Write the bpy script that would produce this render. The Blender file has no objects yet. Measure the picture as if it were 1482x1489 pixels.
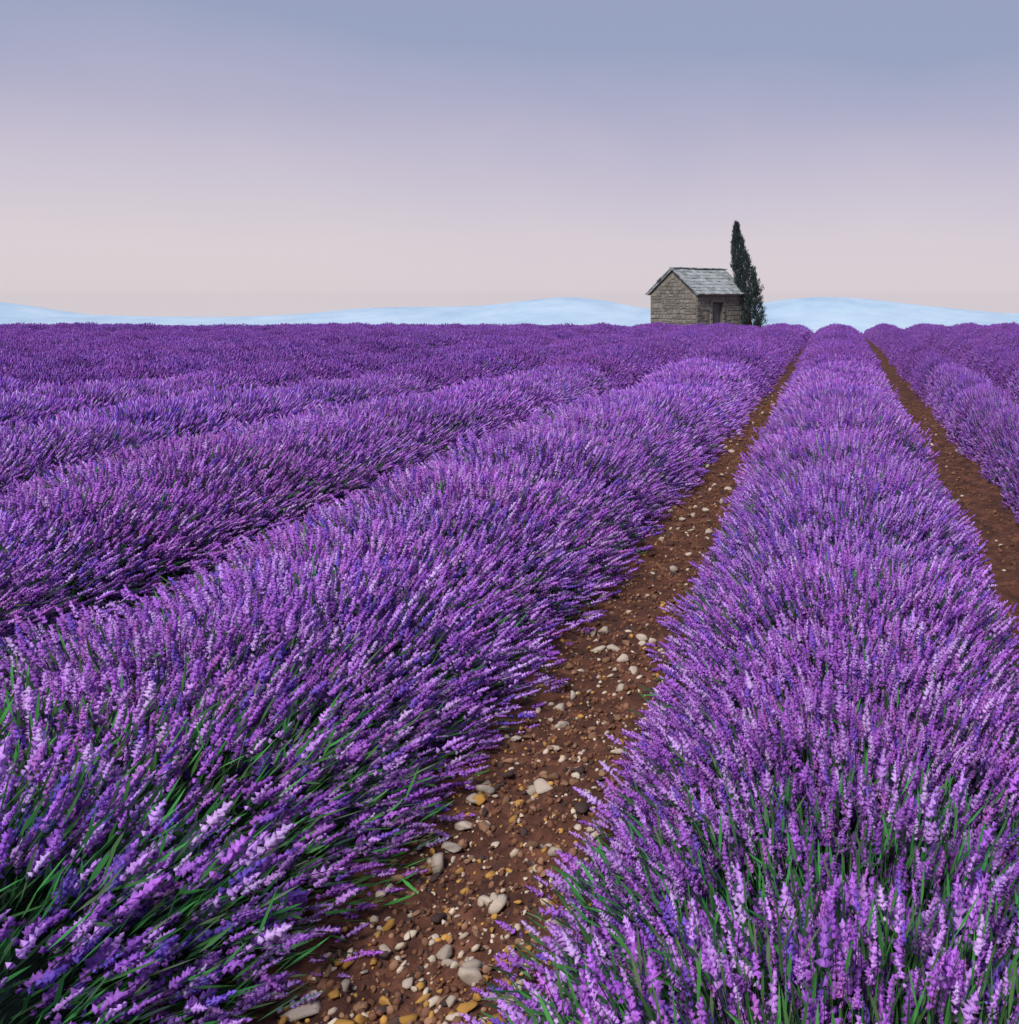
import bpy, math, random
import numpy as np
from mathutils import Vector, Matrix, noise

random.seed(11)
rng = np.random.default_rng(11)
scene = bpy.context.scene
C = scene.collection

# ------------------------------------------------------------------ camera, sky, sun, exposure
EYE = 1.6                      # eye height above the field, metres
F_PX = 1589.0                  # focal length in photo pixels (photo 1482 x 1489)
VPX, VPY = 1218.0, 431.0       # where the planted rows would meet
cam_d = bpy.data.cameras.new('camera')
cam = bpy.data.objects.new('camera', cam_d)
C.objects.link(cam)
cam.location = (0, 0, EYE)
cam.rotation_euler = (math.radians(90), 0, 0)
cam_d.sensor_width = 36.0
cam_d.sensor_fit = 'VERTICAL'
cam_d.sensor_height = 36.0
cam_d.lens = 36.0 * F_PX / 1489.0
cam_d.shift_x = -(VPX - 741.0) / 1489.0
cam_d.shift_y = -(744.5 - VPY) / 1489.0
cam_d.clip_start = 0.05
cam_d.clip_end = 30000
scene.camera = cam

SUN_DIR = Vector((-0.16, -0.64, 0.72)).normalized()      # towards the sun
elev = math.asin(SUN_DIR.z)
azim = math.atan2(SUN_DIR.x, SUN_DIR.y)

world = bpy.data.worlds.new('World')
scene.world = world
world.use_nodes = True
nt = world.node_tree
for n in list(nt.nodes):
    nt.nodes.remove(n)
out = nt.nodes.new('ShaderNodeOutputWorld')
sky = nt.nodes.new('ShaderNodeTexSky')
sky.sky_type = 'NISHITA'
sky.sun_disc = False
sky.sun_elevation = elev
sky.sun_rotation = azim
bg1 = nt.nodes.new('ShaderNodeBackground')
bg1.inputs['Strength'].default_value = 0.06
nt.links.new(sky.outputs[0], bg1.inputs['Color'])
skc = nt.nodes.new('ShaderNodeTexCoord')
skm = nt.nodes.new('ShaderNodeVectorMath'); skm.operation = 'MAXIMUM'      # the horizon's sky goes on below it
skm.inputs[1].default_value = (-2, -2, 0.01)
nt.links.new(skc.outputs['Generated'], skm.inputs[0])
nt.links.new(skm.outputs[0], sky.inputs['Vector'])
# even veil of high evening cloud: cream at the horizon, lilac, then blue grey
geo = nt.nodes.new('ShaderNodeTexCoord')
sep = nt.nodes.new('ShaderNodeSeparateXYZ')
nt.links.new(geo.outputs['Generated'], sep.inputs[0])
mp = nt.nodes.new('ShaderNodeMapping')
mp.inputs['Scale'].default_value = (1.6, 1.6, 3.0)
nt.links.new(geo.outputs['Generated'], mp.inputs['Vector'])
nz = nt.nodes.new('ShaderNodeTexNoise')
nz.inputs['Scale'].default_value = 2.6
nz.inputs['Detail'].default_value = 3.0
nz.inputs['Roughness'].default_value = 0.55
nt.links.new(mp.outputs[0], nz.inputs['Vector'])
m1 = nt.nodes.new('ShaderNodeMath'); m1.operation = 'SUBTRACT'
nt.links.new(nz.outputs[0], m1.inputs[0]); m1.inputs[1].default_value = 0.5
m2 = nt.nodes.new('ShaderNodeMath'); m2.operation = 'MULTIPLY_ADD'
nt.links.new(m1.outputs[0], m2.inputs[0]); m2.inputs[1].default_value = 0.055
nt.links.new(sep.outputs['Z'], m2.inputs[2])
ramp = nt.nodes.new('ShaderNodeValToRGB')
nt.links.new(m2.outputs[0], ramp.inputs[0])
cr = ramp.color_ramp
stops = [(0.0, (0.76, 0.675, 0.72)), (0.05, (0.72, 0.64, 0.715)), (0.11, (0.60, 0.54, 0.675)),
         (0.16, (0.475, 0.46, 0.625)), (0.215, (0.345, 0.39, 0.565)), (1.0, (0.26, 0.30, 0.46))]
while len(cr.elements) < len(stops):
    cr.elements.new(0.5)
for e, (p, c) in zip(cr.elements, stops):
    e.position = p
    e.color = (*c, 1)
# low sun's warm glow behind the cloud on the sunlit side of the sky
gd = nt.nodes.new('ShaderNodeVectorMath'); gd.operation = 'DOT_PRODUCT'
gd.inputs[1].default_value = Vector((-0.52, 0.85, 0.05)).normalized()
nt.links.new(geo.outputs['Generated'], gd.inputs[0])
gr = nt.nodes.new('ShaderNodeMapRange'); gr.interpolation_type = 'SMOOTHSTEP'
gr.inputs['From Min'].default_value = 0.965
gr.inputs['From Max'].default_value = 1.0
gr.inputs['To Max'].default_value = 0.30
nt.links.new(gd.outputs['Value'], gr.inputs['Value'])
gm = nt.nodes.new('ShaderNodeMix'); gm.data_type = 'RGBA'
gz_ = nt.nodes.new('ShaderNodeMapRange'); gz_.interpolation_type = 'SMOOTHSTEP'
gz_.inputs['From Min'].default_value = 0.03
gz_.inputs['From Max'].default_value = 0.17
gz_.inputs['To Min'].default_value = 1.0
gz_.inputs['To Max'].default_value = 0.0
nt.links.new(sep.outputs['Z'], gz_.inputs['Value'])
gx = nt.nodes.new('ShaderNodeMath'); gx.operation = 'MULTIPLY'
nt.links.new(gr.outputs[0], gx.inputs[0]); nt.links.new(gz_.outputs[0], gx.inputs[1])
nt.links.new(gx.outputs[0], gm.inputs['Factor'])
nt.links.new(ramp.outputs[0], gm.inputs['A'])
gm.inputs['B'].default_value = (0.82, 0.73, 0.73, 1)
bg2 = nt.nodes.new('ShaderNodeBackground')
nt.links.new(gm.outputs['Result'], bg2.inputs['Color'])
bg2.inputs['Strength'].default_value = 1.0
mix = nt.nodes.new('ShaderNodeMixShader')
mix.inputs[0].default_value = 0.88
nt.links.new(bg1.outputs[0], mix.inputs[1])
nt.links.new(bg2.outputs[0], mix.inputs[2])
nt.links.new(mix.outputs[0], out.inputs['Surface'])

sun_d = bpy.data.lights.new('sun', 'SUN')
sun_d.energy = 3.8
sun_d.angle = math.radians(14)
sun_d.color = (1.0, 0.95, 0.90)
sun = bpy.data.objects.new('sun', sun_d)
C.objects.link(sun)
sun.rotation_euler = SUN_DIR.to_track_quat('Z', 'Y').to_euler()
sun.location = (10, -10, 30)

scene.view_settings.view_transform = 'Standard'
scene.view_settings.look = 'None'
scene.view_settings.exposure = 0.0
scene.view_settings.gamma = 1.0
scene.cycles.use_denoising = True
scene.cycles.max_bounces = 5
scene.cycles.diffuse_bounces = 3
scene.cycles.glossy_bounces = 2
scene.cycles.transmission_bounces = 2
scene.cycles.volume_bounces = 0

# ------------------------------------------------------------------ helpers
def mesh_from(name, verts, faces, mats, cols=None, midx=None, smooth=False):
    me = bpy.data.meshes.new(name)
    verts = np.asarray(verts, dtype=np.float64)
    if isinstance(faces, np.ndarray):
        n, k = faces.shape
        me.vertices.add(len(verts))
        me.vertices.foreach_set('co', verts.ravel())
        me.loops.add(n * k)
        me.loops.foreach_set('vertex_index', faces.ravel().astype(np.int32))
        me.polygons.add(n)
        me.polygons.foreach_set('loop_start', np.arange(0, n * k, k, dtype=np.int32))
        me.update(calc_edges=True)
    else:
        me.from_pydata([tuple(v) for v in verts], [], faces)
        me.update()
    for m in (mats if isinstance(mats, (list, tuple)) else [mats]):
        me.materials.append(m)
    if cols is not None:
        a = me.color_attributes.new('tint', 'FLOAT_COLOR', 'POINT')
        a.data.foreach_set('color', np.c_[cols, np.ones(len(cols))].ravel())
    if midx is not None:
        me.polygons.foreach_set('material_index', np.asarray(midx, dtype=np.int32))
    if smooth:
        me.polygons.foreach_set('use_smooth', np.ones(len(me.polygons), dtype=bool))
    me.validate()
    return me

def obj(name, data, parent=None, loc=None, rot=None, scale=None, **props):
    o = bpy.data.objects.new(name, data)
    C.objects.link(o)
    if parent is not None:
        o.parent = parent
    if loc is not None:
        o.location = loc
    if rot is not None:
        o.rotation_euler = rot
    if scale is not None:
        o.scale = scale
    for k, v in props.items():
        o[k] = v
    return o

def new_mat(name, rough=0.8):
    m = bpy.data.materials.new(name)
    m.use_nodes = True
    b = m.node_tree.nodes['Principled BSDF']
    b.inputs['Roughness'].default_value = rough
    b.inputs['Specular IOR Level'].default_value = 0.25
    return m, m.node_tree, b

def noise_mat(name, c1, c2, scale, rough=0.9, detail=6, bump=0.0, bscale=None, bdist=0.02, rand=0.0, c3=None, stretch=(1, 1, 1)):
    m, t, b = new_mat(name, rough)
    tc = t.nodes.new('ShaderNodeTexCoord')
    mpn = t.nodes.new('ShaderNodeMapping')
    mpn.inputs['Scale'].default_value = stretch
    t.links.new(tc.outputs['Object'], mpn.inputs['Vector'])
    n = t.nodes.new('ShaderNodeTexNoise')
    n.inputs['Scale'].default_value = scale
    n.inputs['Detail'].default_value = detail
    n.inputs['Roughness'].default_value = 0.65
    t.links.new(mpn.outputs[0], n.inputs['Vector'])
    r = t.nodes.new('ShaderNodeValToRGB')
    r.color_ramp.elements[0].position = 0.32
    r.color_ramp.elements[1].position = 0.68
    r.color_ramp.elements[0].color = (*c1, 1)
    r.color_ramp.elements[1].color = (*c2, 1)
    if c3:
        e = r.color_ramp.elements.new(0.52)
        e.color = (*c3, 1)
    t.links.new(n.outputs[0], r.inputs[0])
    col = r.outputs[0]
    if rand > 0:
        oi = t.nodes.new('ShaderNodeObjectInfo')
        mr = t.nodes.new('ShaderNodeMapRange')
        mr.inputs['To Min'].default_value = 1 - rand
        mr.inputs['To Max'].default_value = 1 + rand
        t.links.new(oi.outputs['Random'], mr.inputs['Value'])
        hs = t.nodes.new('ShaderNodeHueSaturation')
        t.links.new(mr.outputs[0], hs.inputs['Value'])
        t.links.new(col, hs.inputs['Color'])
        col = hs.outputs[0]
    t.links.new(col, b.inputs['Base Color'])
    if bump > 0:
        n2 = t.nodes.new('ShaderNodeTexNoise')
        n2.inputs['Scale'].default_value = bscale or scale * 3
        n2.inputs['Detail'].default_value = 8
        t.links.new(mpn.outputs[0], n2.inputs['Vector'])
        bp = t.nodes.new('ShaderNodeBump')
        bp.inputs['Strength'].default_value = bump
        bp.inputs['Distance'].default_value = bdist
        t.links.new(n2.outputs[0], bp.inputs['Height'])
        t.links.new(bp.outputs[0], b.inputs['Normal'])
    return m

def tint_mat(name, rough, val=0.12, hue=0.012, translucent=0.0):
    """colour from the petals' / leaves' own tint, a little different on every plant"""
    m, t, b = new_mat(name, rough)
    at = t.nodes.new('ShaderNodeAttribute')
    at.attribute_name = 'tint'
    oi = t.nodes.new('ShaderNodeObjectInfo')
    hs = t.nodes.new('ShaderNodeHueSaturation')
    mr = t.nodes.new('ShaderNodeMapRange')
    mr.inputs['To Min'].default_value = 1 - val
    mr.inputs['To Max'].default_value = 1 + val
    t.links.new(oi.outputs['Random'], mr.inputs['Value'])
    t.links.new(mr.outputs[0], hs.inputs['Value'])
    m1 = t.nodes.new('ShaderNodeMath'); m1.operation = 'MULTIPLY'
    m1.inputs[1].default_value = 7.31
    t.links.new(oi.outputs['Random'], m1.inputs[0])
    m2 = t.nodes.new('ShaderNodeMath'); m2.operation = 'FRACT'
    t.links.new(m1.outputs[0], m2.inputs[0])
    mh = t.nodes.new('ShaderNodeMapRange')
    mh.inputs['To Min'].default_value = 0.5 - hue
    mh.inputs['To Max'].default_value = 0.5 + hue
    t.links.new(m2.outputs[0], mh.inputs['Value'])
    t.links.new(mh.outputs[0], hs.inputs['Hue'])
    t.links.new(at.outputs['Color'], hs.inputs['Color'])
    t.links.new(hs.outputs[0], b.inputs['Base Color'])
    if translucent > 0:
        tr = t.nodes.new('ShaderNodeBsdfTranslucent')
        t.links.new(hs.outputs[0], tr.inputs['Color'])
        mx = t.nodes.new('ShaderNodeMixShader')
        mx.inputs[0].default_value = translucent
        o = t.nodes['Material Output']
        t.links.new(b.outputs[0], mx.inputs[1])
        t.links.new(tr.outputs[0], mx.inputs[2])
        t.links.new(mx.outputs[0], o.inputs['Surface'])
    return m

def frames(d, spin):
    """rotation matrices that take +Z to the unit vectors d, spun about the axis"""
    up = np.where(np.abs(d[:, 2:3]) > 0.95, np.array([[1.0, 0, 0]]), np.array([[0, 0, 1.0]]))
    x = np.cross(up, d); x /= np.linalg.norm(x, axis=1, keepdims=True)
    y = np.cross(d, x)
    c, s = np.cos(spin)[:, None], np.sin(spin)[:, None]
    x2, y2 = c * x + s * y, -s * x + c * y
    return np.stack([x2, y2, d], axis=2)

def scatter(tv, tf, pos, d, spin, sc):
    """copies of a template: tv (n,3), tf (m,3); sc (N,3)"""
    R = frames(d, spin)
    v = np.einsum('nij,nkj->nki', R, tv[None] * sc[:, None, :]) + pos[:, None, :]
    n = len(tv)
    f = tf[None] + (np.arange(len(pos)) * n)[:, None, None]
    return v.reshape(-1, 3), f.reshape(-1, tf.shape[1])

def join(parts):
    """[(verts, tris, cols, mat)] -> one set of arrays"""
    V, F, K, M, o = [], [], [], [], 0
    for v, f, c, m in parts:
        V.append(v); F.append(f + o); K.append(c); M.append(np.full(len(f), m)); o += len(v)
    return np.concatenate(V), np.concatenate(F), np.concatenate(K), np.concatenate(M)

def pick(pal, w, n, r, jit):
    c = pal[r.choice(len(pal), n, p=w / w.sum())]
    return np.clip(c * r.uniform(1 - jit, 1 + jit, (n, 1)), 0, 1)

# ------------------------------------------------------------------ terrain
def gz(y):
    d = y - 30.0
    if d <= 0:
        return 0.0
    if d < 28:
        return -0.0009 * d * d
    z = -0.0009 * 784 - 0.0504 * (d - 28)
    if y > 4100:
        return -130.0 - (y - 4100) * 0.5
    return max(z, -130.0)

def far_ground():
    ys = list(np.linspace(-40, 30, 8)) + list(np.linspace(32, 70, 20)) + [80, 100, 150, 250, 400, 700, 1200, 1800, 2400, 2600, 2800, 3200, 4000, 4600, 4800]
    half = [-9000, -5000, -2500, -1200, -500, -200, -100, -60, -40, -25, -12]
    xs = half + [-6, -3, 0, 3, 6] + [-h for h in reversed(half)]
    v, f = [], []
    for y in ys:
        for x in xs:
            v.append((x, y, gz(y) - 0.02))
    n = len(xs)
    for j in range(len(ys) - 1):
        for i in range(n - 1):
            a = j * n + i
            f.append((a, a + 1, a + n + 1, a + n))
    return v, f

M_soil = noise_mat('soil', (0.034, 0.014, 0.011), (0.18, 0.074, 0.042), 9.0, 0.95, 8, 0.7, 60, 0.012, c3=(0.090, 0.036, 0.023))
M_ground = noise_mat('ground_soil', (0.05, 0.024, 0.016), (0.13, 0.058, 0.034), 2.0, 0.95, 8, 0.5, 30)
v, f = far_ground()
obj('ground', mesh_from('ground', v, f, M_ground), kind='structure')

# the far hills: ridges above the valley, the air's pale blue haze painted in
RIDGE = [(-3000, 452), (-2200, 436), (-1500, 450), (-900, 440), (-400, 452), (-150, 436), (0, 437), (40, 445), (100, 456), (200, 460), (330, 461), (440, 457), (520, 448), (600, 446), (680, 446), (740, 441),
         (790, 433), (840, 431), (890, 438), (940, 450), (1000, 456), (1060, 452), (1110, 439), (1160, 433), (1210, 431),
         (1260, 434), (1330, 443), (1400, 450), (1482, 457), (1600, 452), (1900, 440), (2400, 452), (3200, 438), (4200, 452)]
def ridge_mesh(D, lift, depth, seed, base):
    px = np.array([r[0] for r in RIDGE], float)
    py = np.array([r[1] for r in RIDGE], float)
    xs = np.arange(-3000, 4201, 12.0)
    yy = np.interp(xs, px, py)
    k = np.ones(7) / 7
    yy = np.convolve(np.pad(yy, 3, mode='edge'), k, 'valid')
    X = (xs - VPX) / F_PX * D
    Z = EYE - (yy - VPY) / F_PX * D + lift
    prof = [(-1.0, 0.0), (-0.8, 0.16), (-0.6, 0.36), (-0.42, 0.55), (-0.26, 0.74), (-0.12, 0.90), (0, 1.0), (0.15, 0.9), (0.4, 0.6), (0.7, 0.25), (1.0, 0)]
    v, f = [], []
    n = len(xs)
    for (t, h) in prof:
        for x, z in zip(X, Z):
            w = noise.noise(Vector((x / 420.0, t * 2.0, seed))) * (1 - abs(t)) * 0.5
            hh = h if t == 0 else min(1.0, max(0, h + w * 0.28 * min(1, 4 * abs(t))))
            v.append((x, D + t * depth + (w * 120 if t else 0), base + (z - base) * hh - (0 if abs(t) < 1 else 10)))
    for j in range(len(prof) - 1):
        for i in range(n - 1):
            a = j * n + i
            f.append((a, a + 1, a + n + 1, a + n))
    return v, f
M_hill = noise_mat('hill_haze_blue', (0.34, 0.48, 0.62), (0.50, 0.62, 0.74), 0.006, 1.0, 9, c3=(0.43, 0.57, 0.70))  # base colour carries the blue of distance haze
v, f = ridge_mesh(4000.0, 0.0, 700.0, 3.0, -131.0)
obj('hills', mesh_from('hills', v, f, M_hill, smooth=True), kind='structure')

# ------------------------------------------------------------------ furrows of bare soil between the rows
def fx(k, y):
    """centre line of furrow k (1 = stony furrow, 2 = the next one away from the hut)"""
    if k <= 1:
        return {1: -0.975 + 0.075 * math.exp(-max(0.0, y - 2.0) / 2.5), 0: -3.15, -1: -5.2}.get(k, -5.2 - 2.05 * (-1 - k))
    return {2: 1.0, 3: 2.15 + 0.011 * y, 4: 3.45 + 0.022 * y, 5: 5.0 + 0.03 * y, 6: 6.7 + 0.035 * y, 7: 8.4 + 0.038 * y}[k]

def furrow_w(k): return 0.52 if k in (1, 2) else 0.4
AMP = 0.046
def furrow_z(k, x, y):
    s = (x - fx(k, y)) / furrow_w(k)
    p = Vector((x, y, 0.3 * k))
    n1 = noise.noise(p * 5.0) * 0.45 + noise.noise(p * 14.0) * 0.34 + noise.noise(p * 34.0) * 0.26 + (noise.noise(p * 70.0) * 0.14 if y < 8 else 0)
    n2 = abs(noise.noise(p * 22.0 + Vector((9, 3, 1))))
    z = gz(y) + 0.03 + 0.03 * s * s + AMP * (n1 * 0.9 + n2 * 0.6)
    e = max(0.0, min(1.0, (1.0 - abs(s)) / 0.22))
    return max(z, gz(y) - 0.010) * e + (gz(y) - 0.035) * (1 - e)

def furrow_mesh(k, y0, y1, w, step0, nx, amp):
    ys = [y0]
    while ys[-1] < y1:
        ys.append(ys[-1] + max(step0, step0 * ys[-1] / 3.0))
    v, f = [], []
    for y in ys:
        for i in range(nx + 1):
            s = -1 + 2 * i / nx
            x = fx(k, y) + s * w
            v.append((x, y, furrow_z(k, x, y)))
    for j in range(len(ys) - 1):
        for i in range(nx):
            a = j * (nx + 1) + i
            f.append((a, a + 1, a + nx + 2, a + nx + 1))
    return v, f
furrow = {}
for k in range(-3, 7):
    near = k in (1, 2)
    y0 = {1: 1.3, 2: 1.3, 0: 3.5, 3: 6.0}.get(k, 9.0)
    v, f = furrow_mesh(k, y0, 54.0, furrow_w(k), (0.013 if k == 1 else 0.022) if near else 0.06, (72 if k == 1 else 44) if near else 12, AMP)
    furrow[k] = obj('furrow', mesh_from('furrow', v, f, M_soil, smooth=True), kind='structure')

# stones and clods lying in the furrows
def ico():
    t = (1 + 5 ** 0.5) / 2
    v = np.array([(-1, t, 0), (1, t, 0), (-1, -t, 0), (1, -t, 0), (0, -1, t), (0, 1, t), (0, -1, -t), (0, 1, -t), (t, 0, -1), (t, 0, 1), (-t, 0, -1), (-t, 0, 1)], float)
    v /= np.linalg.norm(v[0])
    f = np.array([(0, 11, 5), (0, 5, 1), (0, 1, 7), (0, 7, 10), (0, 10, 11), (1, 5, 9), (5, 11, 4), (11, 10, 2), (10, 7, 6), (7, 1, 8),
                  (3, 9, 4), (3, 4, 2), (3, 2, 6), (3, 6, 8), (3, 8, 9), (4, 9, 5), (2, 4, 11), (6, 2, 10), (8, 6, 7), (9, 8, 1)])
    return v, f
def subdiv(v, f):
    v = [tuple(p) for p in v]; cache = {}; nf = []
    def mid(a, b):
        key = (min(a, b), max(a, b))
        if key not in cache:
            m = (np.array(v[a]) + np.array(v[b])) / 2
            m /= np.linalg.norm(m)
            cache[key] = len(v); v.append(tuple(m))
        return cache[key]
    for a, b, c in f:
        x, y, z = mid(a, b), mid(b, c), mid(c, a)
        nf += [(a, x, z), (b, y, x), (c, z, y), (x, y, z)]
    return np.array(v), np.array(nf)
IV, IF = ico()
SV, SF = subdiv(IV, IF)
M_pale = noise_mat('pale_limestone', (0.34, 0.27, 0.21), (0.60, 0.51, 0.42), 30, 0.85, 6, 0.5, 90, 0.004, rand=0.25)
M_ochre = noise_mat('ochre_stone', (0.34, 0.17, 0.035), (0.56, 0.30, 0.07), 30, 0.85, 6, 0.5, 90, 0.004, rand=0.2)
M_dark = noise_mat('dark_stone', (0.035, 0.022, 0.022), (0.09, 0.055, 0.045), 30, 0.9, 6, 0.5, 90, 0.004, rand=0.2)
M_brown = noise_mat('brown_stone', (0.13, 0.065, 0.04), (0.30, 0.17, 0.10), 30, 0.9, 6, 0.5, 90, 0.004, rand=0.25)
def stone_mesh(seed, mat):
    v = SV.copy()
    for i, p in enumerate(v):
        q = Vector(p) * 1.1 + Vector((seed * 7.1, 0, 0))
        v[i] = p * (1 + 0.30 * noise.noise(q) + 0.12 * noise.noise(q * 2.7))
    r = random.Random(seed)
    for c in range(10):                                 # broken faces
        n = Vector((r.gauss(0, 1), r.gauss(0, 1), r.gauss(0, 1))).normalized()
        lim = r.uniform(0.42, 0.72)
        n = np.array(n)
        h = v @ n
        v -= np.outer(np.maximum(h - lim, 0), n)
    v[:, 2] *= 0.62
    v[:, 1] *= 0.80
    return mesh_from('stone', v, SF, mat)
STONES = {m: [stone_mesh(s + 10 * i, mm) for s in range(5)] for i, (m, mm) in enumerate({'pale': M_pale, 'ochre': M_ochre, 'dark': M_dark, 'brown': M_brown}.items())}
sr = random.Random(5)
def put_stone(k, x, y, kind, size):
    z = furrow_z(k, x, y) + size * 0.30
    obj('stone', sr.choice(STONES[kind]), furrow[k], (x, y, z),
        (sr.uniform(-0.3, 0.3), sr.uniform(-0.3, 0.3), sr.uniform(0, 6.28)),
        (size * sr.uniform(0.8, 1.2), size * sr.uniform(0.8, 1.2), size * sr.uniform(0.7, 1.1)))
for i in range(295):
    y = 2.1 + (sr.random() ** 3.1) * 15.0
    x = fx(1, y) + sr.uniform(-1, 1) * 0.25
    ochre_p = max(0.0, min(0.45, (3.5 - y) * 0.6)) if y < 3.45 else 0.03
    u = sr.random()
    kind = 'ochre' if u < ochre_p else ('pale' if u < ochre_p + 0.50 else ('dark' if u < ochre_p + 0.66 else 'brown'))
    size = (0.014 + 0.024 * sr.random() ** 1.2) * (1.15 if kind == 'pale' else 1.0)
    put_stone(1, x, y, kind, size)
for i in range(60):
    y = 2.2 + sr.random() * 13
    put_stone(2, fx(2, y) + sr.uniform(-0.22, 0.22), y, sr.choice(['pale', 'brown', 'brown', 'dark']), sr.uniform(0.012, 0.026))
# crumbs of soil too small to count
def clods(k, n, y0, y1):
    y = y0 + (rng.random(n) ** 1.7) * (y1 - y0)
    x = np.array([fx(k, a) for a in y]) + rng.normal(0, 0.17, n).clip(-0.42, 0.42)
    s = rng.uniform(0.003, 0.011, n) * (1 + 0.06 * y)
    pos = np.c_[x, y, np.array([furrow_z(k, a, b) for a, b in zip(x, y)]) + s * 0.25]
    d = rng.normal(0, 1, (n, 3)); d /= np.linalg.norm(d, axis=1, keepdims=True)
    v, f = scatter(IV, IF, pos, d, rng.random(n) * 6.28, np.c_[s, s * rng.uniform(0.45, 1, n), s * rng.uniform(0.35, 1, n)])
    return v, f
M_clod = noise_mat('soil_crumbs', (0.05, 0.02, 0.013), (0.24, 0.11, 0.06), 14, 0.95, 6)
for k, n in ((1, 5200), (2, 1500)):
    v, f = clods(k, n, 1.8, 16)
    obj('gravel', mesh_from('gravel', v, f, M_clod), furrow[k], kind='stuff')
# the smaller of the stones at the near end
V_, F_, K_, off = [], [], [], 0
shapes = [np.array([tuple(q.co) for q in m.vertices]) for m in STONES['pale']]
gp = np.array([(0.50, 0.42, 0.33), (0.42, 0.23, 0.06), (0.25, 0.14, 0.085), (0.06, 0.04, 0.035)])
for i in range(520):
    y = 2.2 + min(sr.expovariate(1 / 1.7), 9)
    x = fx(1, y) + sr.uniform(-0.27, 0.27)
    z_ = 0.009 + 0.012 * sr.random() ** 1.5
    w_ = [0.42, 0.26 if y < 3.4 else 0.05, 0.26, 0.16]
    c_ = np.array(gp[sr.choices(range(4), w_)[0]]) * sr.uniform(0.75, 1.2)
    a_ = sr.uniform(0, 6.28)
    q = shapes[sr.randrange(5)] * np.array([z_, z_ * sr.uniform(0.7, 1.1), z_ * sr.uniform(0.7, 1.1)])
    q = np.c_[q[:, 0] * math.cos(a_) - q[:, 1] * math.sin(a_), q[:, 0] * math.sin(a_) + q[:, 1] * math.cos(a_), q[:, 2]]
    V_.append(q + np.array([x, y, furrow_z(1, x, y) + z_ * 0.25])); F_.append(SF + off); K_.append(np.tile(c_, (len(q), 1))); off += len(q)
obj('gravel', mesh_from('gravel', np.concatenate(V_), np.concatenate(F_), tint_mat('small_stone', 0.9, 0, 0), np.concatenate(K_)), furrow[1], kind='stuff')
# fine gravel washed down to the near end of the stony furrow
n = 2600
y = 1.9 + np.minimum(rng.exponential(1.6, n), 12)
x = np.array([fx(1, a) for a in y]) + rng.uniform(-0.30, 0.30, n)
sz_ = 0.004 + np.minimum(rng.exponential(0.0032, n), 0.012)
dd = rng.normal(0, 1, (n, 3)); dd /= np.linalg.norm(dd, axis=1, keepdims=True)
v, f = scatter(IV, IF, np.c_[x, y, np.array([furrow_z(1, a, b) for a, b in zip(x, y)]) + sz_ * 0.2], dd, rng.random(n) * 6.28, np.c_[sz_, sz_ * rng.uniform(0.6, 1, n), sz_ * rng.uniform(0.45, 0.8, n)])
gcol = pick(np.array([(0.52, 0.42, 0.32), (0.45, 0.24, 0.06), (0.28, 0.15, 0.09), (0.06, 0.035, 0.03), (0.20, 0.10, 0.06)]), np.array([0.2, 0.16, 0.26, 0.13, 0.25]), n, rng, 0.25)
obj('gravel', mesh_from('gravel', v, f, tint_mat('gravel_stone', 0.9, 0, 0), np.repeat(gcol, len(IV), axis=0)), furrow[1], kind='stuff')

# ------------------------------------------------------------------ lavender
M_bloom = tint_mat('lavender_bloom', 0.8, 0.10, 0.010, 0.28)
M_leaf = tint_mat('lavender_leaf', 0.7, 0.15, 0.012, 0.35)

PAL = np.array([(0.63, 0.33, 0.88), (0.48, 0.17, 0.74), (0.35, 0.11, 0.62), (0.25, 0.12, 0.68), (0.56, 0.19, 0.70), (0.70, 0.47, 0.90)])
PW = np.array([0.31, 0.38, 0.11, 0.08, 0.07, 0.06])
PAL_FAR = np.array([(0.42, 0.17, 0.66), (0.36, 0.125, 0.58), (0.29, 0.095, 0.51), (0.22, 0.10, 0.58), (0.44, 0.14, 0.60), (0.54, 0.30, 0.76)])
GRN = np.array([(0.045, 0.11, 0.045), (0.07, 0.20, 0.055), (0.06, 0.31, 0.06), (0.03, 0.06, 0.055), (0.13, 0.20, 0.10)])
GW = np.array([0.30, 0.27, 0.13, 0.18, 0.12])

def spike_near(seed):
    r = np.random.default_rng(seed)
    V, F = [], []
    whorls = 7
    for w in range(whorls):
        t = w / (whorls - 1)
        rad = 0.16 * math.sin(math.pi * (0.22 + 0.70 * t)) ** 0.8 + 0.012
        zc = t * 0.94 if w else -0.16
        nfl = 6 if w not in (0, whorls - 1) else 4
        a0 = r.random() * 6.28
        for i in range(nfl):
            a = a0 + 6.283 * i / nfl + r.uniform(-0.25, 0.25)
            ca, sa = math.cos(a), math.sin(a)
            if r.random() < 0.13:
                continue
            k = rad * r.uniform(0.55, 1.55)
            hw = 0.055 * r.uniform(0.7, 1.35)
            up = r.uniform(0.02, 0.17)
            zc += r.uniform(-0.035, 0.035)
            o = len(V)
            V += [(0.25 * k * ca - hw * sa, 0.25 * k * sa + hw * ca, zc - 0.02),
                  (0.25 * k * ca + hw * sa, 0.25 * k * sa - hw * ca, zc - 0.02),
                  (k * ca, k * sa, zc + up), (0.15 * k * ca, 0.15 * k * sa, zc + 0.14)]
            F += [(o, o + 1, o + 2), (o + 1, o + 3, o + 2), (o + 3, o, o + 2)]
    return np.array(V), np.array(F)
def lathe(rings, n):
    V, F = [], []
    for (z, r) in rings:
        for i in range(n):
            a = 6.283 * i / n + z * 2
            V.append((r * math.cos(a), r * math.sin(a), z))
    for j in range(len(rings) - 1):
        for i in range(n):
            a, b = j * n + i, j * n + (i + 1) % n
            F += [(a, b, b + n), (a, b + n, a + n)]
    return np.array(V), np.array(F)
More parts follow.
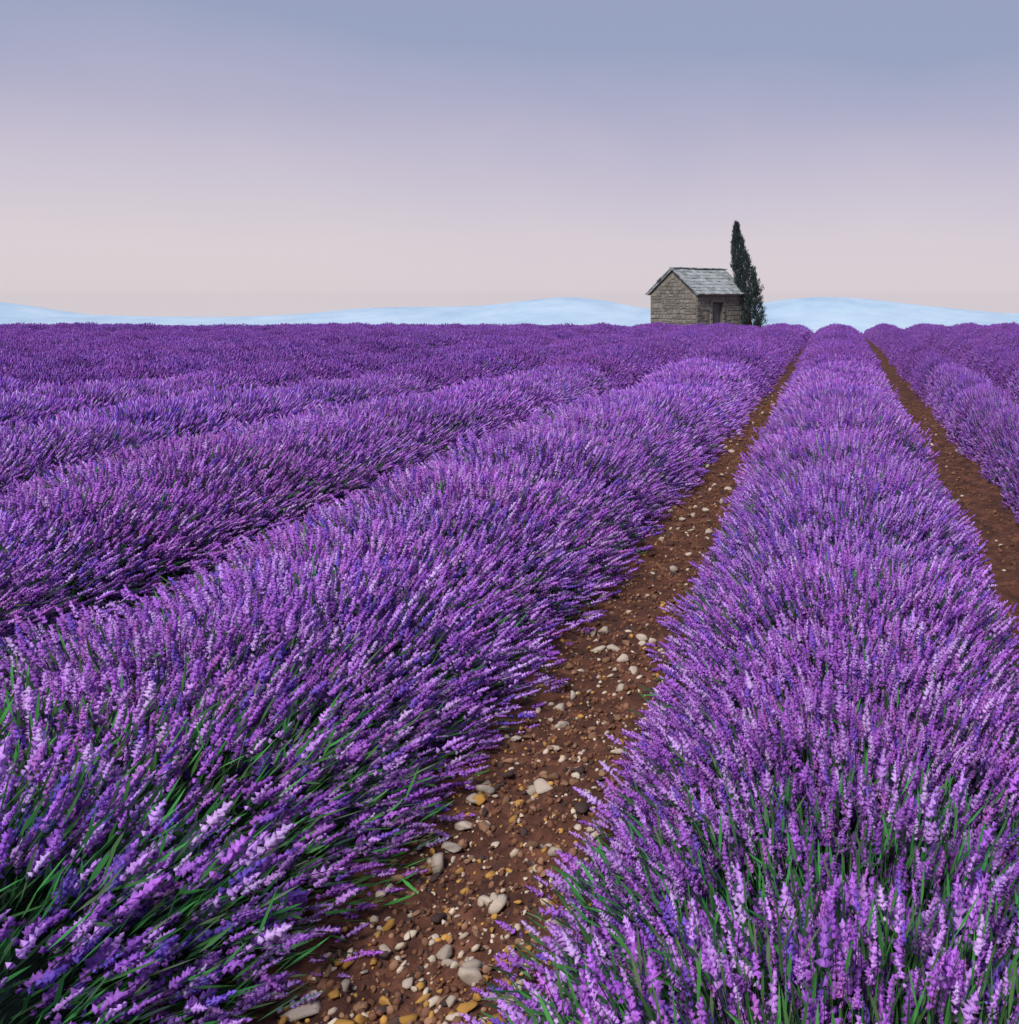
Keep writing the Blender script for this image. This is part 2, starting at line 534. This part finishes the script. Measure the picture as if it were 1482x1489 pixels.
SPIKE_MID = lathe([(0, 0.03), (0.12, 0.14), (0.25, 0.09), (0.42, 0.16), (0.58, 0.10), (0.74, 0.13), (1.0, 0.01)], 5)
SPIKE_FAR = lathe([(0, 0.04), (0.35, 0.17), (0.7, 0.13), (1.0, 0.01)], 4)
STEM = lathe([(0, 1.0), (1, 0.8)], 3)
LEAF = (np.array([(0, 0, 0), (0.5, 0.06, 0.35), (-0.5, 0.06, 0.35), (0.32, 0.02, 0.75), (-0.32, 0.02, 0.75), (0, -0.1, 1.0)], float),
        np.array([(0, 1, 2), (1, 3, 2), (2, 3, 4), (3, 5, 4)]))

A, B, H = 0.80, 0.66, 0.56          # half width across the row, half length along it, height

def dome_points(n, seed, rlo, rhi, zmin=0.03):
    r = np.random.default_rng(seed)
    d = r.normal(0, 1, (n * 4, 3))
    d[:, 2] = np.abs(d[:, 2])
    d /= np.linalg.norm(d, axis=1, keepdims=True)
    keep = (d[:, 2] > zmin) & (r.random(len(d)) < np.where(d[:, 2] < 0.45, 1.0, 0.72))     # fuller flanks
    d = d[keep][:n]
    e = 2.5
    k = (np.abs(d[:, 0] / A) ** e + np.abs(d[:, 1] / B) ** e + np.abs(d[:, 2] / H) ** e) ** (-1 / e)
    p = d * k[:, None]
    # uneven tufts: the outline of the bush swells and sinks
    lump = np.array([noise.noise(Vector((q[0] * 3.1, q[1] * 3.1, q[2] * 3.1 + seed * 3.7))) for q in p])
    p *= (r.uniform(rlo, rhi, len(p)) * (1 + 0.12 * lump))[:, None]
    return p, lump, r

def bush_parts(seed, style):
    lod = style if style < 3 else 0
    nsp = {0: 2500, 1: 2300, 2: 2000, 3: 1500}[style]
    p, lump, r = dome_points(nsp, seed, 0.80, 1.06)
    n = len(p)
    root = p * np.array([0.30, 0.30, 0.12])
    d = p - root + np.array([0, 0, 0.10])
    d /= np.linalg.norm(d, axis=1, keepdims=True)
    d += r.normal(0, 0.16, (n, 3)); d /= np.linalg.norm(d, axis=1, keepdims=True)
    L = r.uniform(0.036, 0.074, n) * {0: 1, 1: 1.0, 2: 1.0}[lod]
    W = L * r.uniform(0.75, 1.15, n) * {0: 1.0, 1: 0.92, 2: 1.25}[lod]
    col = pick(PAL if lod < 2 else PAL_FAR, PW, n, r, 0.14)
    spin = r.random(n) * 6.28
    parts = []
    if lod == 0:
        tm = [spike_near(s) for s in range(4)]
        which = r.integers(0, 4, n)
        for q in range(4):
            s = which == q
            v, f = scatter(tm[q][0], tm[q][1], p[s] - d[s] * L[s][:, None] * 0.5, d[s], spin[s], np.c_[W, W, L][s])
            parts.append((v, f, np.repeat(col[s], len(tm[q][0]), axis=0) * r.uniform(0.85, 1.15, (len(v), 1)), 0))
    else:
        tv, tf = SPIKE_MID if lod == 1 else SPIKE_FAR
        v, f = scatter(tv, tf, p - d * L[:, None] * 0.5, d, spin, np.c_[W, W, L])
        parts.append((v, f, np.repeat(col, len(tv), axis=0) * r.uniform(0.85, 1.15, (len(v), 1)), 0))
    if lod < 2:                                        # shorter blooms lower down in the plant
        ni = {0: 900, 1: 900, 3: 450}[style]
        pi, _, ri = dome_points(ni, seed + 300, 0.66, 0.86)
        ni = len(pi)
        di = pi * np.array([0.7, 0.7, 0.9]) + np.array([0, 0, 0.1]) + ri.normal(0, 0.1, (ni, 3))
        di /= np.linalg.norm(di, axis=1, keepdims=True)
        Li = ri.uniform(0.05, 0.085, ni)
        ti = spike_near(91) if lod == 0 else SPIKE_MID
        v, f = scatter(ti[0], ti[1], pi, di, ri.random(ni) * 6.28, np.c_[Li * 1.1, Li * 1.1, Li])
        parts.append((v, f, np.repeat(pick(PAL, np.array([0.08, 0.40, 0.2, 0.26, 0.06, 0]), ni, ri, 0.14), len(ti[0]), axis=0), 0))
    green = []
    # stems under the blooms
    if lod < 2:
        s0 = p - d * L[:, None] * 0.5
        inner = root + (p - root) * 0.45
        dd = s0 - inner
        ln = np.linalg.norm(dd, axis=1)
        v, f = scatter(STEM[0], STEM[1], inner, dd / ln[:, None], spin, np.c_[np.full(n, 0.0016), np.full(n, 0.0016), ln])
        gc = pick(GRN, GW, n, r, 0.2)
        green.append((v, f, np.repeat(gc, len(STEM[0]), axis=0), 1))
    # narrow grey-green leaves
    nl = {0: 2600, 1: 1500, 2: 300, 3: 5200}[style]
    GWs = GW if style < 3 else np.array([0.16, 0.36, 0.34, 0.05, 0.09])
    q, _, r2 = dome_points(nl, seed + 100, 0.60, {0: 1.0, 1: 0.96, 2: 0.9, 3: 1.06}[style])
    m = len(q)
    e = q - q * np.array([0.3, 0.3, 0.1]) + np.array([0, 0, 0.1])
    e /= np.linalg.norm(e, axis=1, keepdims=True)
    e += r2.normal(0, 0.25, (m, 3)); e /= np.linalg.norm(e, axis=1, keepdims=True)
    ll = r2.uniform(0.05, 0.11, m) * (1 if lod < 2 else 1.5)
    lw = r2.uniform(0.0045, 0.0085, m) * (1 if lod < 2 else 1.8)
    v, f = scatter(LEAF[0], LEAF[1], q - e * ll[:, None] * 0.4, e, r2.random(m) * 6.28, np.c_[lw, lw, ll])
    green.append((v, f, np.repeat(pick(GRN, GWs, m, r2, 0.2), len(LEAF[0]), axis=0), 1))
    # dense leafy heart of the bush
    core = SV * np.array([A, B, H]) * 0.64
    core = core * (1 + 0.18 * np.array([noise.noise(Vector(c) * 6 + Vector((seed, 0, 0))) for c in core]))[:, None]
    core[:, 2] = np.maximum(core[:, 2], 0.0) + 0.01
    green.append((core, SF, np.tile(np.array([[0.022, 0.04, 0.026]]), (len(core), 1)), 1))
    return parts, green

near_b, near_f, mid_b, mid_f, far_m = [], [], [], [], []
for s in range(4):
    b, g = bush_parts(s, 0)
    v, f, c, m = join(b); near_b.append(mesh_from('blossom', v, f, M_bloom, c))
    v, f, c, m = join(g); near_f.append(mesh_from('foliage', v, f, M_leaf, c))
for s in range(2):                                      # open, leafy plants
    b, g = bush_parts(70 + s, 3)
    v, f, c, m = join(b); near_b.append(mesh_from('blossom', v, f, M_bloom, c))
    v, f, c, m = join(g); near_f.append(mesh_from('foliage', v, f, M_leaf, c))
for s in range(4):
    b, g = bush_parts(20 + s, 1)
    v, f, c, m = join(b); mid_b.append(mesh_from('blossom', v, f, M_bloom, c))
    v, f, c, m = join(g); mid_f.append(mesh_from('foliage', v, f, M_leaf, c))
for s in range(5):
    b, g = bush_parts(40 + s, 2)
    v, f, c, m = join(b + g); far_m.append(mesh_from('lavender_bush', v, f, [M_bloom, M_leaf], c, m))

def single_spike(seed):
    v, f = spike_near(seed)
    r = np.random.default_rng(seed)
    sv, sf = STEM
    st = sv * np.array([0.02, 0.02, 2.6]) + np.array([0, 0, -2.6])
    c = pick(PAL, np.array([0.7, 0.25, 0, 0, 0.05, 0.25]), 1, r, 0.1)
    V, F, K, M = join([(v, f, np.repeat(c, len(v), axis=0) * r.uniform(0.85, 1.15, (len(v), 1)), 0), (st, sf, np.tile(np.array([[0.06, 0.16, 0.05]]), (len(sv), 1)), 1)])
    return mesh_from('flower_spike', V, F, [M_bloom, M_leaf], K, M)
SINGLE = [single_spike(60 + s) for s in range(6)]

br = random.Random(3)
def in_view(x, y, m=1.7):
    px = VPX + F_PX * x / y
    pad = F_PX * m / y
    return -pad < px < 1482 + pad

def lavender_row(kl, kr, label, y_from):
    """the row between furrows kl and kr"""
    row = obj('lavender_row', None, None, ((fx(kl, y_from) + fx(kr, y_from)) / 2, y_from, 0))
    row['label'] = label
    row['category'] = 'lavender row'
    row['group'] = 'lavender rows'
    inv = Matrix.Translation(-Vector(row.location))
    y = y_from + br.uniform(0, 0.3)
    while y < 53.5:
        xl, xr = fx(kl, y), fx(kr, y)
        x = (xl + xr) / 2 + br.uniform(-0.04, 0.04)
        hw = (xr - xl) / 2
        mg = float(np.interp(y, [8, 30], [0.26, 0.15])) if (kl, kr) == (1, 2) else (float(np.interp(y, [8, 30], [0.23, 0.16])) if kr == 1 else (0.22 if kr < 1 else 0.27))
        sx = (hw - mg) / A * br.uniform(0.97, 1.05)
        sz = br.uniform(0.92, 1.10) * (1 + 0.22 * noise.noise(Vector((x / 5.0, y / 6.0, 2.0))))
        sy = br.uniform(0.95, 1.12)
        rot = br.uniform(-0.2, 0.2) + (math.pi if br.random() < 0.5 else 0)
        dist = math.hypot(x, y)
        if in_view(x, y):
            loc = Vector((x, y, gz(y) - 0.005)) - Vector(row.location)
            if dist < 11.0:
                b = obj('lavender_bush', None, row, loc, (0, 0, rot), (sx, sy, sz))
                i = 4 + br.randrange(2) if y < (3.2 if x < -1 else 2.5) else br.randrange(4)
                obj('foliage', near_f[i], b, kind='stuff')
                obj('blossom', near_b[i], b, kind='stuff')
                if dist < 3.6:
                    pts, _, rr = dome_points(42, br.randrange(10000), 0.98, 1.07, 0.25)
                    for p in pts:
                        d = Vector(p * np.array([0.75, 0.75, 0.9])) + Vector((0, 0, 0.12)) + Vector((br.gauss(0, 0.06), br.gauss(0, 0.06), br.gauss(0, 0.04)))
                        L = br.uniform(0.06, 0.09)
                        s = obj('flower_spike', br.choice(SINGLE), b, tuple(p), d.to_track_quat('Z', 'Y').to_euler(), (L * 0.95, L * 0.95, L))
            elif dist < 17:
                b = obj('lavender_bush', None, row, loc, (0, 0, rot), (sx, sy, sz))
                i = br.randrange(4)
                obj('foliage', mid_f[i], b, kind='stuff')
                obj('blossom', mid_b[i], b, kind='stuff')
            else:
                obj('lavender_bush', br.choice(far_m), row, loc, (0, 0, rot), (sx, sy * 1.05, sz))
        y += br.uniform(0.56, 0.70)

ORD = ['first', 'second', 'third', 'fourth', 'fifth', 'sixth', 'seventh', 'eighth', 'ninth', 'tenth', 'eleventh', 'twelfth', 'thirteenth',
       'fourteenth', 'fifteenth', 'sixteenth', 'seventeenth', 'eighteenth', 'nineteenth', 'twentieth', 'twenty-first', 'twenty-second', 'twenty-third']
lavender_row(1, 2, 'broad purple lavender row between the stony furrow and the bare dark furrow', 0.95)
lavender_row(0, 1, 'purple lavender row edging the stony furrow on its hut side', 1.3)
k = 0
i = 1
while k > -20:
    xm = (fx(k - 1, 0) + fx(k, 0)) / 2
    y0 = max(2.0, -(xm + 1.0) * F_PX / VPX - 1.5)
    if y0 > 50:
        break
    lavender_row(k - 1, k, '%s lavender row counted from the stony furrow across towards the hut side' % ORD[i], y0)
    k -= 1
    i += 1
lavender_row(2, 3, 'lavender row edging the bare dark furrow on the side away from the hut', 1.6)
lavender_row(3, 4, 'second lavender row counted from the bare dark furrow, away from the hut', 5.5)
lavender_row(4, 5, 'third lavender row counted from the bare dark furrow, away from the hut', 15.0)
lavender_row(5, 6, 'fourth lavender row counted from the bare dark furrow, away from the hut', 26.0)
lavender_row(6, 7, 'fifth lavender row counted from the bare dark furrow, away from the hut', 42.0)

# ------------------------------------------------------------------ stone hut
TH = math.radians(57.3)
HL, HW = 4.1, 3.2
HY = 57.0
BZ = gz(58.0) - 0.03
corner = Vector(((1013 - VPX) / F_PX * HY, HY, 0))
R = Matrix.Rotation(TH, 3, 'Z')
ctr = corner - R @ Vector((-HL / 2, -HW / 2, 0))
hut = obj('stone_hut', None, None, (ctr.x, ctr.y, BZ), (0, 0, TH))
hut['label'] = 'small grey stone hut with pitched slab roof and one door beyond the lavender'
hut['category'] = 'hut'
EAVE = 1.75 - BZ
APEX = 2.99 - BZ
M_mortar = noise_mat('hut_mortar', (0.16, 0.148, 0.128), (0.23, 0.21, 0.18), 5, 0.95, 6, 0.5, 30)
M_stone = noise_mat('hut_stone', (0.15, 0.14, 0.122), (0.27, 0.25, 0.215), 6, 0.9, 6, 0.6, 40, 0.02, rand=0.30)
M_slab = noise_mat('roof_slab', (0.20, 0.225, 0.23), (0.38, 0.405, 0.42), 5, 0.85, 6, 0.5, 40, 0.02, rand=0.28, c3=(0.32, 0.35, 0.35))
M_wood = noise_mat('door_wood', (0.09, 0.09, 0.10), (0.17, 0.165, 0.17), 8, 0.8, 5, 0.4, 40, 0.01, rand=0.15, stretch=(6, 6, 0.6))
M_iron = noise_mat('iron', (0.02, 0.02, 0.022), (0.05, 0.045, 0.04), 20, 0.5)

def box_v(x0, x1, y0, y1, z0, z1):
    v = [(x0, y0, z0), (x1, y0, z0), (x1, y1, z0), (x0, y1, z0), (x0, y0, z1), (x1, y0, z1), (x1, y1, z1), (x0, y1, z1)]
    f = [(0, 3, 2, 1), (4, 5, 6, 7), (0, 1, 5, 4), (1, 2, 6, 5), (2, 3, 7, 6), (3, 0, 4, 7)]
    return v, f
def boxes(lst):
    V, F = [], []
    for b in lst:
        v, f = box_v(*b)
        F += [tuple(i + len(V) for i in q) for q in f]
        V += v
    return V, F
T = 0.40
x0, x1, y0, y1 = -HL / 2, HL / 2, -HW / 2, HW / 2
DX0, DX1, DH = -0.80, 0.12, 1.27 - BZ          # door opening
V, Fc = boxes([(x0 + T, DX0, y0, y0 + T, 0, EAVE), (DX1, x1 - T, y0, y0 + T, 0, EAVE), (DX0, DX1, y0, y0 + T, DH, EAVE), (x0 + T, x1 - T, y1 - T, y1, 0, EAVE)])
for (a, b) in ((x0, x0 + T), (x1 - T, x1)):
    o = len(V)
    prof = [(y0, 0), (y1, 0), (y1, EAVE), (0, APEX), (y0, EAVE)]
    V += [(a, p, z) for p, z in prof] + [(b, p, z) for p, z in prof]
    Fc += [tuple(o + i for i in (4, 3, 2, 1, 0)), tuple(o + 5 + i for i in (0, 1, 2, 3, 4))]
    Fc += [(o + i, o + (i + 1) % 5, o + 5 + (i + 1) % 5, o + 5 + i) for i in range(5)]
wall = obj('wall', mesh_from('wall', V, Fc, M_mortar), hut)

def block_mesh(seed, mat, name, taper=0.07):
    r = random.Random(seed)
    v = []
    for (x, y, z) in [(-1, 0, -1), (1, 0, -1), (1, 0, 1), (-1, 0, 1)]:
        v.append((x * 0.5, 0.02, z * 0.5))
    for (x, z) in [(-1, -1), (1, -1), (1, 1), (-1, 1)]:
        v.append((x * (0.5 - r.uniform(0.02, taper)), -0.035 - r.uniform(0, 0.012), z * (0.5 - r.uniform(0.03, taper * 1.6))))
    f = [(4, 5, 6, 7), (0, 1, 5, 4), (1, 2, 6, 5), (2, 3, 7, 6), (3, 0, 4, 7)]
    return mesh_from(name, v, [tuple(reversed(q)) if False else q for q in f], mat)
BLK = [block_mesh(s, M_stone, 'stone') for s in range(6)]
wr = random.Random(8)
def lay(wid0, wid1, zlo, zhi, place, skip):
    z = zlo
    while z < zhi - 0.05:
        h = min(wr.uniform(0.18, 0.34), zhi - z)
        a = wid0
        while a < wid1 - 0.02:
            w = wr.uniform(0.17, 0.40)
            if wid1 - (a + w) < 0.16:
                w = wid1 - a
            if not skip(a, a + w, z, z + h):
                if wr.random() < 0.35 and h > 0.2:
                    c = h * wr.uniform(0.4, 0.6)
                    place(a + w / 2, z + c / 2, w - 0.022, c - 0.014)
                    place(a + w / 2, z + (h + c) / 2, w - 0.022, h - c - 0.014)
                else:
                    place(a + w / 2, z + h / 2, w - 0.022, h - 0.02)
            a += w
        z += h
def front_skip(a, b, z0_, z1_):
    return b > DX0 - 0.16 and a < DX1 + 0.16 and z0_ < DH + 0.2
def front_place(a, z, w, h):
    obj('stone', wr.choice(BLK), wall, (a, y0, z + wr.uniform(-0.015, 0.015)), (0, wr.uniform(-0.05, 0.05), 0), (w, wr.uniform(0.45, 1.1), h * wr.uniform(0.82, 1.02)))
def gab_h(c): return EAVE + (APEX - EAVE) * (1 - abs(c) / (HW / 2))
def gable_skip(a, b, z0_, z1_): return z1_ > min(gab_h(a), gab_h(b)) - 0.04
def gable_place(a, z, w, h):
    obj('stone', wr.choice(BLK), wall, (x0, a, z + wr.uniform(-0.015, 0.015)), (0, wr.uniform(-0.05, 0.05), -math.pi / 2), (w, wr.uniform(0.45, 1.1), h * wr.uniform(0.82, 1.02)))
lay(x0 + 0.02, x1 - 0.02, 0.02, EAVE - 0.06, front_place, front_skip)
lay(y0 + 0.02, y1 - 0.02, 0.02, APEX - 0.1, gable_place, gable_skip)
# door dressings, frame, planks
for zz in np.arange(0.02, DH - 0.1, 0.36):
    for xx in (DX0 - 0.085, DX1 + 0.085):
        obj('quoin', wr.choice(BLK), wall, (xx, y0, zz + 0.17), None, (0.15, 1.8, 0.335))
obj('lintel', BLK[0], wall, ((DX0 + DX1) / 2, y0, DH + 0.1), None, (DX1 - DX0 + 0.34, 1.9, 0.18))
door = obj('door', mesh_from('door', *boxes([(DX0 + 0.003, DX1 - 0.003, y0 + 0.20, y0 + 0.24, 0.02, DH - 0.003)]), M_wood), hut)
npl = 5
pw = (DX1 - DX0 - 0.05) / npl
plank = mesh_from('plank', *boxes([(-pw / 2 + 0.006, pw / 2 - 0.006, -0.03, 0, 0, DH - 0.08)]), M_wood)
for i in range(npl):
    obj('plank', plank, door, (DX0 + 0.025 + pw * (i + 0.5), y0 + 0.199, 0.04))
obj('handle', mesh_from('handle', *boxes([(-0.012, 0.012, -0.05, -0.03, -0.08, 0.08), (-0.01, 0.01, -0.03, 0.0, 0.05, 0.07), (-0.01, 0.01, -0.03, 0.0, -0.07, -0.05)]), M_iron), door, (DX1 - 0.12, y0 + 0.168, 0.95))
obj('threshold', mesh_from('threshold', *boxes([(DX0 - 0.1, DX1 + 0.1, y0 - 0.25, y0 + 0.0, 0.0, 0.06)]), M_stone), hut)

# roof: boards under stone slabs
ov = 0.13
slope = math.atan2(APEX - EAVE, HW / 2)
def roof_side(s):
    n = Vector((0, s * math.sin(slope), math.cos(slope)))
    e = Vector((0, s * (HW / 2 + ov), EAVE - ov * math.tan(slope)))
    r_ = Vector((0, 0, APEX))
    P = [Vector((x0 - ov, *e.yz)), Vector((x1 + ov, *e.yz)), Vector((x1 + ov, *r_.yz)), Vector((x0 - ov, *r_.yz))]
    lo = [p + n * 0.015 for p in P]
    hi = [p + n * 0.085 for p in P]
    return lo + hi
V, Fc = [], []
for s in (-1, 1):
    o = len(V)
    V += roof_side(s)
    Fc += [tuple(o + i for i in q) for q in [(0, 3, 2, 1), (4, 5, 6, 7), (0, 1, 5, 4), (1, 2, 6, 5), (2, 3, 7, 6), (3, 0, 4, 7)]]
roof = obj('roof', mesh_from('roof', V, Fc, M_slab), hut)
def slab_mesh(seed):
    r = random.Random(seed)
    v = []
    base = [(-0.5, -0.5), (0.5, -0.5), (0.5, 0.5), (-0.5, 0.5)]
    for z in (0, 1):
        for (x, y) in base:
            v.append((x + r.uniform(-0.03, 0.03), y + (r.uniform(-0.10, 0.06) if y < 0 else 0), z * r.uniform(0.8, 1.1)))
    f = [(0, 3, 2, 1), (4, 5, 6, 7), (0, 1, 5, 4), (1, 2, 6, 5), (2, 3, 7, 6), (3, 0, 4, 7)]
    return mesh_from('slab', v, f, M_slab)
SLAB = [slab_mesh(s) for s in range(6)]
slen = math.hypot(HW / 2 + ov, (APEX - EAVE) + ov * math.tan(slope))
for s in (-1, 1):
    rows = 8
    for j in range(rows):
        t = (j + 0.5) / rows
        x = x0 - ov - 0.03 + wr.uniform(-0.08, 0)
        while x < x1 + ov - 0.05:
            w = min(wr.uniform(0.24, 0.50), x1 + ov + 0.05 - x)
            yy = s * (HW / 2 + ov) * (1 - t)
            zz = EAVE - ov * math.tan(slope) + (APEX - EAVE + ov * math.tan(slope)) * t
            up = Vector((0, s * math.sin(slope), math.cos(slope)))
            p = Vector((x + w / 2, yy, zz)) + up * (0.092 + 0.004 * (j % 2))
            rot = (slope - 0.07 + wr.uniform(-0.03, 0.03), wr.uniform(-0.02, 0.02), 0) if s < 0 else (slope - 0.07, 0, math.pi)
            obj('slab', wr.choice(SLAB), roof, p, rot, (w - 0.012, slen / rows * 1.28, wr.uniform(0.035, 0.06)))
            x += w
x = x0 - ov - 0.04
while x < x1 + ov:
    w = wr.uniform(0.3, 0.5)
    obj('slab', wr.choice(SLAB), roof, (x + w / 2, 0, APEX + 0.105), (wr.uniform(-0.04, 0.04), wr.uniform(-0.03, 0.03), 0), (w - 0.01, 0.34, 0.06))
    x += w

# ------------------------------------------------------------------ cypress behind the hut
TY = 60.5
tx = (1091 - VPX) / F_PX * TY
TZ = gz(TY) - 0.03
tree = obj('cypress_tree', None, None, (tx, TY, TZ))
tree['label'] = 'tall dark leaning cypress tree standing behind the stone hut'
tree['category'] = 'tree'
M_bark = noise_mat('bark', (0.05, 0.035, 0.025), (0.12, 0.085, 0.06), 12, 0.9, 6, 0.6, 40, stretch=(1, 1, 0.2))
M_cyp = tint_mat('cypress_leaf', 0.8, 0.0, 0.0)
TOP = EYE + (VPY - 325) / F_PX * TY - TZ
def axis(h):
    return float(np.interp(h / TOP, [0, 0.3, 0.42, 0.6, 0.73, 0.85, 1], [0.0, -0.12, -0.24, -0.44, -0.60, -0.72, -0.80]))
V, Fc = [], []
for j in range(13):
    h = TOP * 0.93 * j / 12
    r_ = 0.15 * (1 - j / 13) + 0.012
    for i in range(8):
        a = 6.283 * i / 8
        rr = r_ * (1 + 0.12 * math.sin(3 * a + j))
        V.append((axis(h) + rr * math.cos(a), rr * math.sin(a), h))
    if j:
        for i in range(8):
            q, w = (j - 1) * 8 + i, (j - 1) * 8 + (i + 1) % 8
            Fc.append((q, w, w + 8, q + 8))
# short upswept limbs
for i in range(34):
    h = TOP * (0.08 + 0.8 * i / 34)
    a = i * 2.4
    ln = 0.55 * (1 - h / TOP) + 0.15
    o = len(V)
    b0 = Vector((axis(h), 0, h)); b1 = b0 + Vector((math.cos(a) * ln * 0.6, math.sin(a) * ln * 0.6, ln))
    for (b, r_) in ((b0, 0.03), (b1, 0.008)):
        for q in range(4):
            t = 6.283 * q / 4
            V.append((b.x + r_ * math.cos(t), b.y + r_ * math.sin(t), b.z))
    Fc += [(o + q, o + (q + 1) % 4, o + 4 + (q + 1) % 4, o + 4 + q) for q in range(4)]
obj('trunk', mesh_from('trunk', V, Fc, M_bark, smooth=True), tree)
def crown_w(t):
    return float(np.interp(t, [0.05, 0.12, 0.25, 0.45, 0.60, 0.73, 0.85, 0.95, 1.0], [0.50, 0.60, 0.64, 0.54, 0.45, 0.33, 0.18, 0.06, 0.0]))
pos, dirs, size = [], [], []
cr_ = random.Random(4)
for c in range(720):                                   # sprays of foliage
    t = 0.03 + 0.95 * cr_.random()
    a = cr_.random() * 6.283
    w = crown_w(t) * (0.45 + 0.6 * cr_.random() ** 0.7)
    if cr_.random() < 0.06:
        w *= 1.25
    w *= 1.0 + (0.22 * math.cos(a) if t < 0.6 else 0)
    cx, cy, cz = axis(t * TOP) + w * math.cos(a), w * math.sin(a), t * TOP
    for q in range(34):
        g = cr_.random()
        jw = 0.02 + 0.04 * min(1, (1 - t) * 2.5)
        pos.append((cx + cr_.gauss(0, jw) + 1.8 * jw * g * math.cos(a), cy + cr_.gauss(0, jw) + 1.8 * jw * g * math.sin(a), cz - 0.12 + 0.36 * g))
        dirs.append((math.cos(a) * 0.35 + cr_.gauss(0, 0.28), math.sin(a) * 0.35 + cr_.gauss(0, 0.28), 1.0 + cr_.gauss(0, 0.2)))
        size.append((cr_.uniform(0.02, 0.034), cr_.uniform(0.02, 0.034), cr_.uniform(0.09, 0.19)))
pos, dirs, size = np.array(pos), np.array(dirs), np.array(size)
dirs /= np.linalg.norm(dirs, axis=1, keepdims=True)
v, f = scatter(LEAF[0], LEAF[1], pos, dirs, rng.random(len(pos)) * 6.28, size)
cc = pick(np.array([(0.030, 0.050, 0.055), (0.045, 0.068, 0.068), (0.06, 0.085, 0.06), (0.024, 0.036, 0.048)]), np.array([0.35, 0.3, 0.12, 0.23]), len(pos), rng, 0.2)
obj('crown', mesh_from('crown', v, f, M_cyp, np.repeat(cc, len(LEAF[0]), axis=0)), tree, kind='stuff')

# ------------------------------------------------------------------ evening air over the valley
mh = bpy.data.materials.new('haze_air')
mh.use_nodes = True
t = mh.node_tree
for n in list(t.nodes):
    t.nodes.remove(n)
mo = t.nodes.new('ShaderNodeOutputMaterial')
pv = t.nodes.new('ShaderNodeVolumePrincipled')
pv.inputs['Color'].default_value = (0.80, 0.90, 1.0, 1)
pv.inputs['Density'].default_value = 2.5e-5
pv.inputs['Anisotropy'].default_value = 0.2
t.links.new(pv.outputs[0], mo.inputs['Volume'])
v, f = box_v(-9500, 9500, -60, 4900, -490, 12)
obj('haze', mesh_from('haze', v, f, mh), kind='stuff')
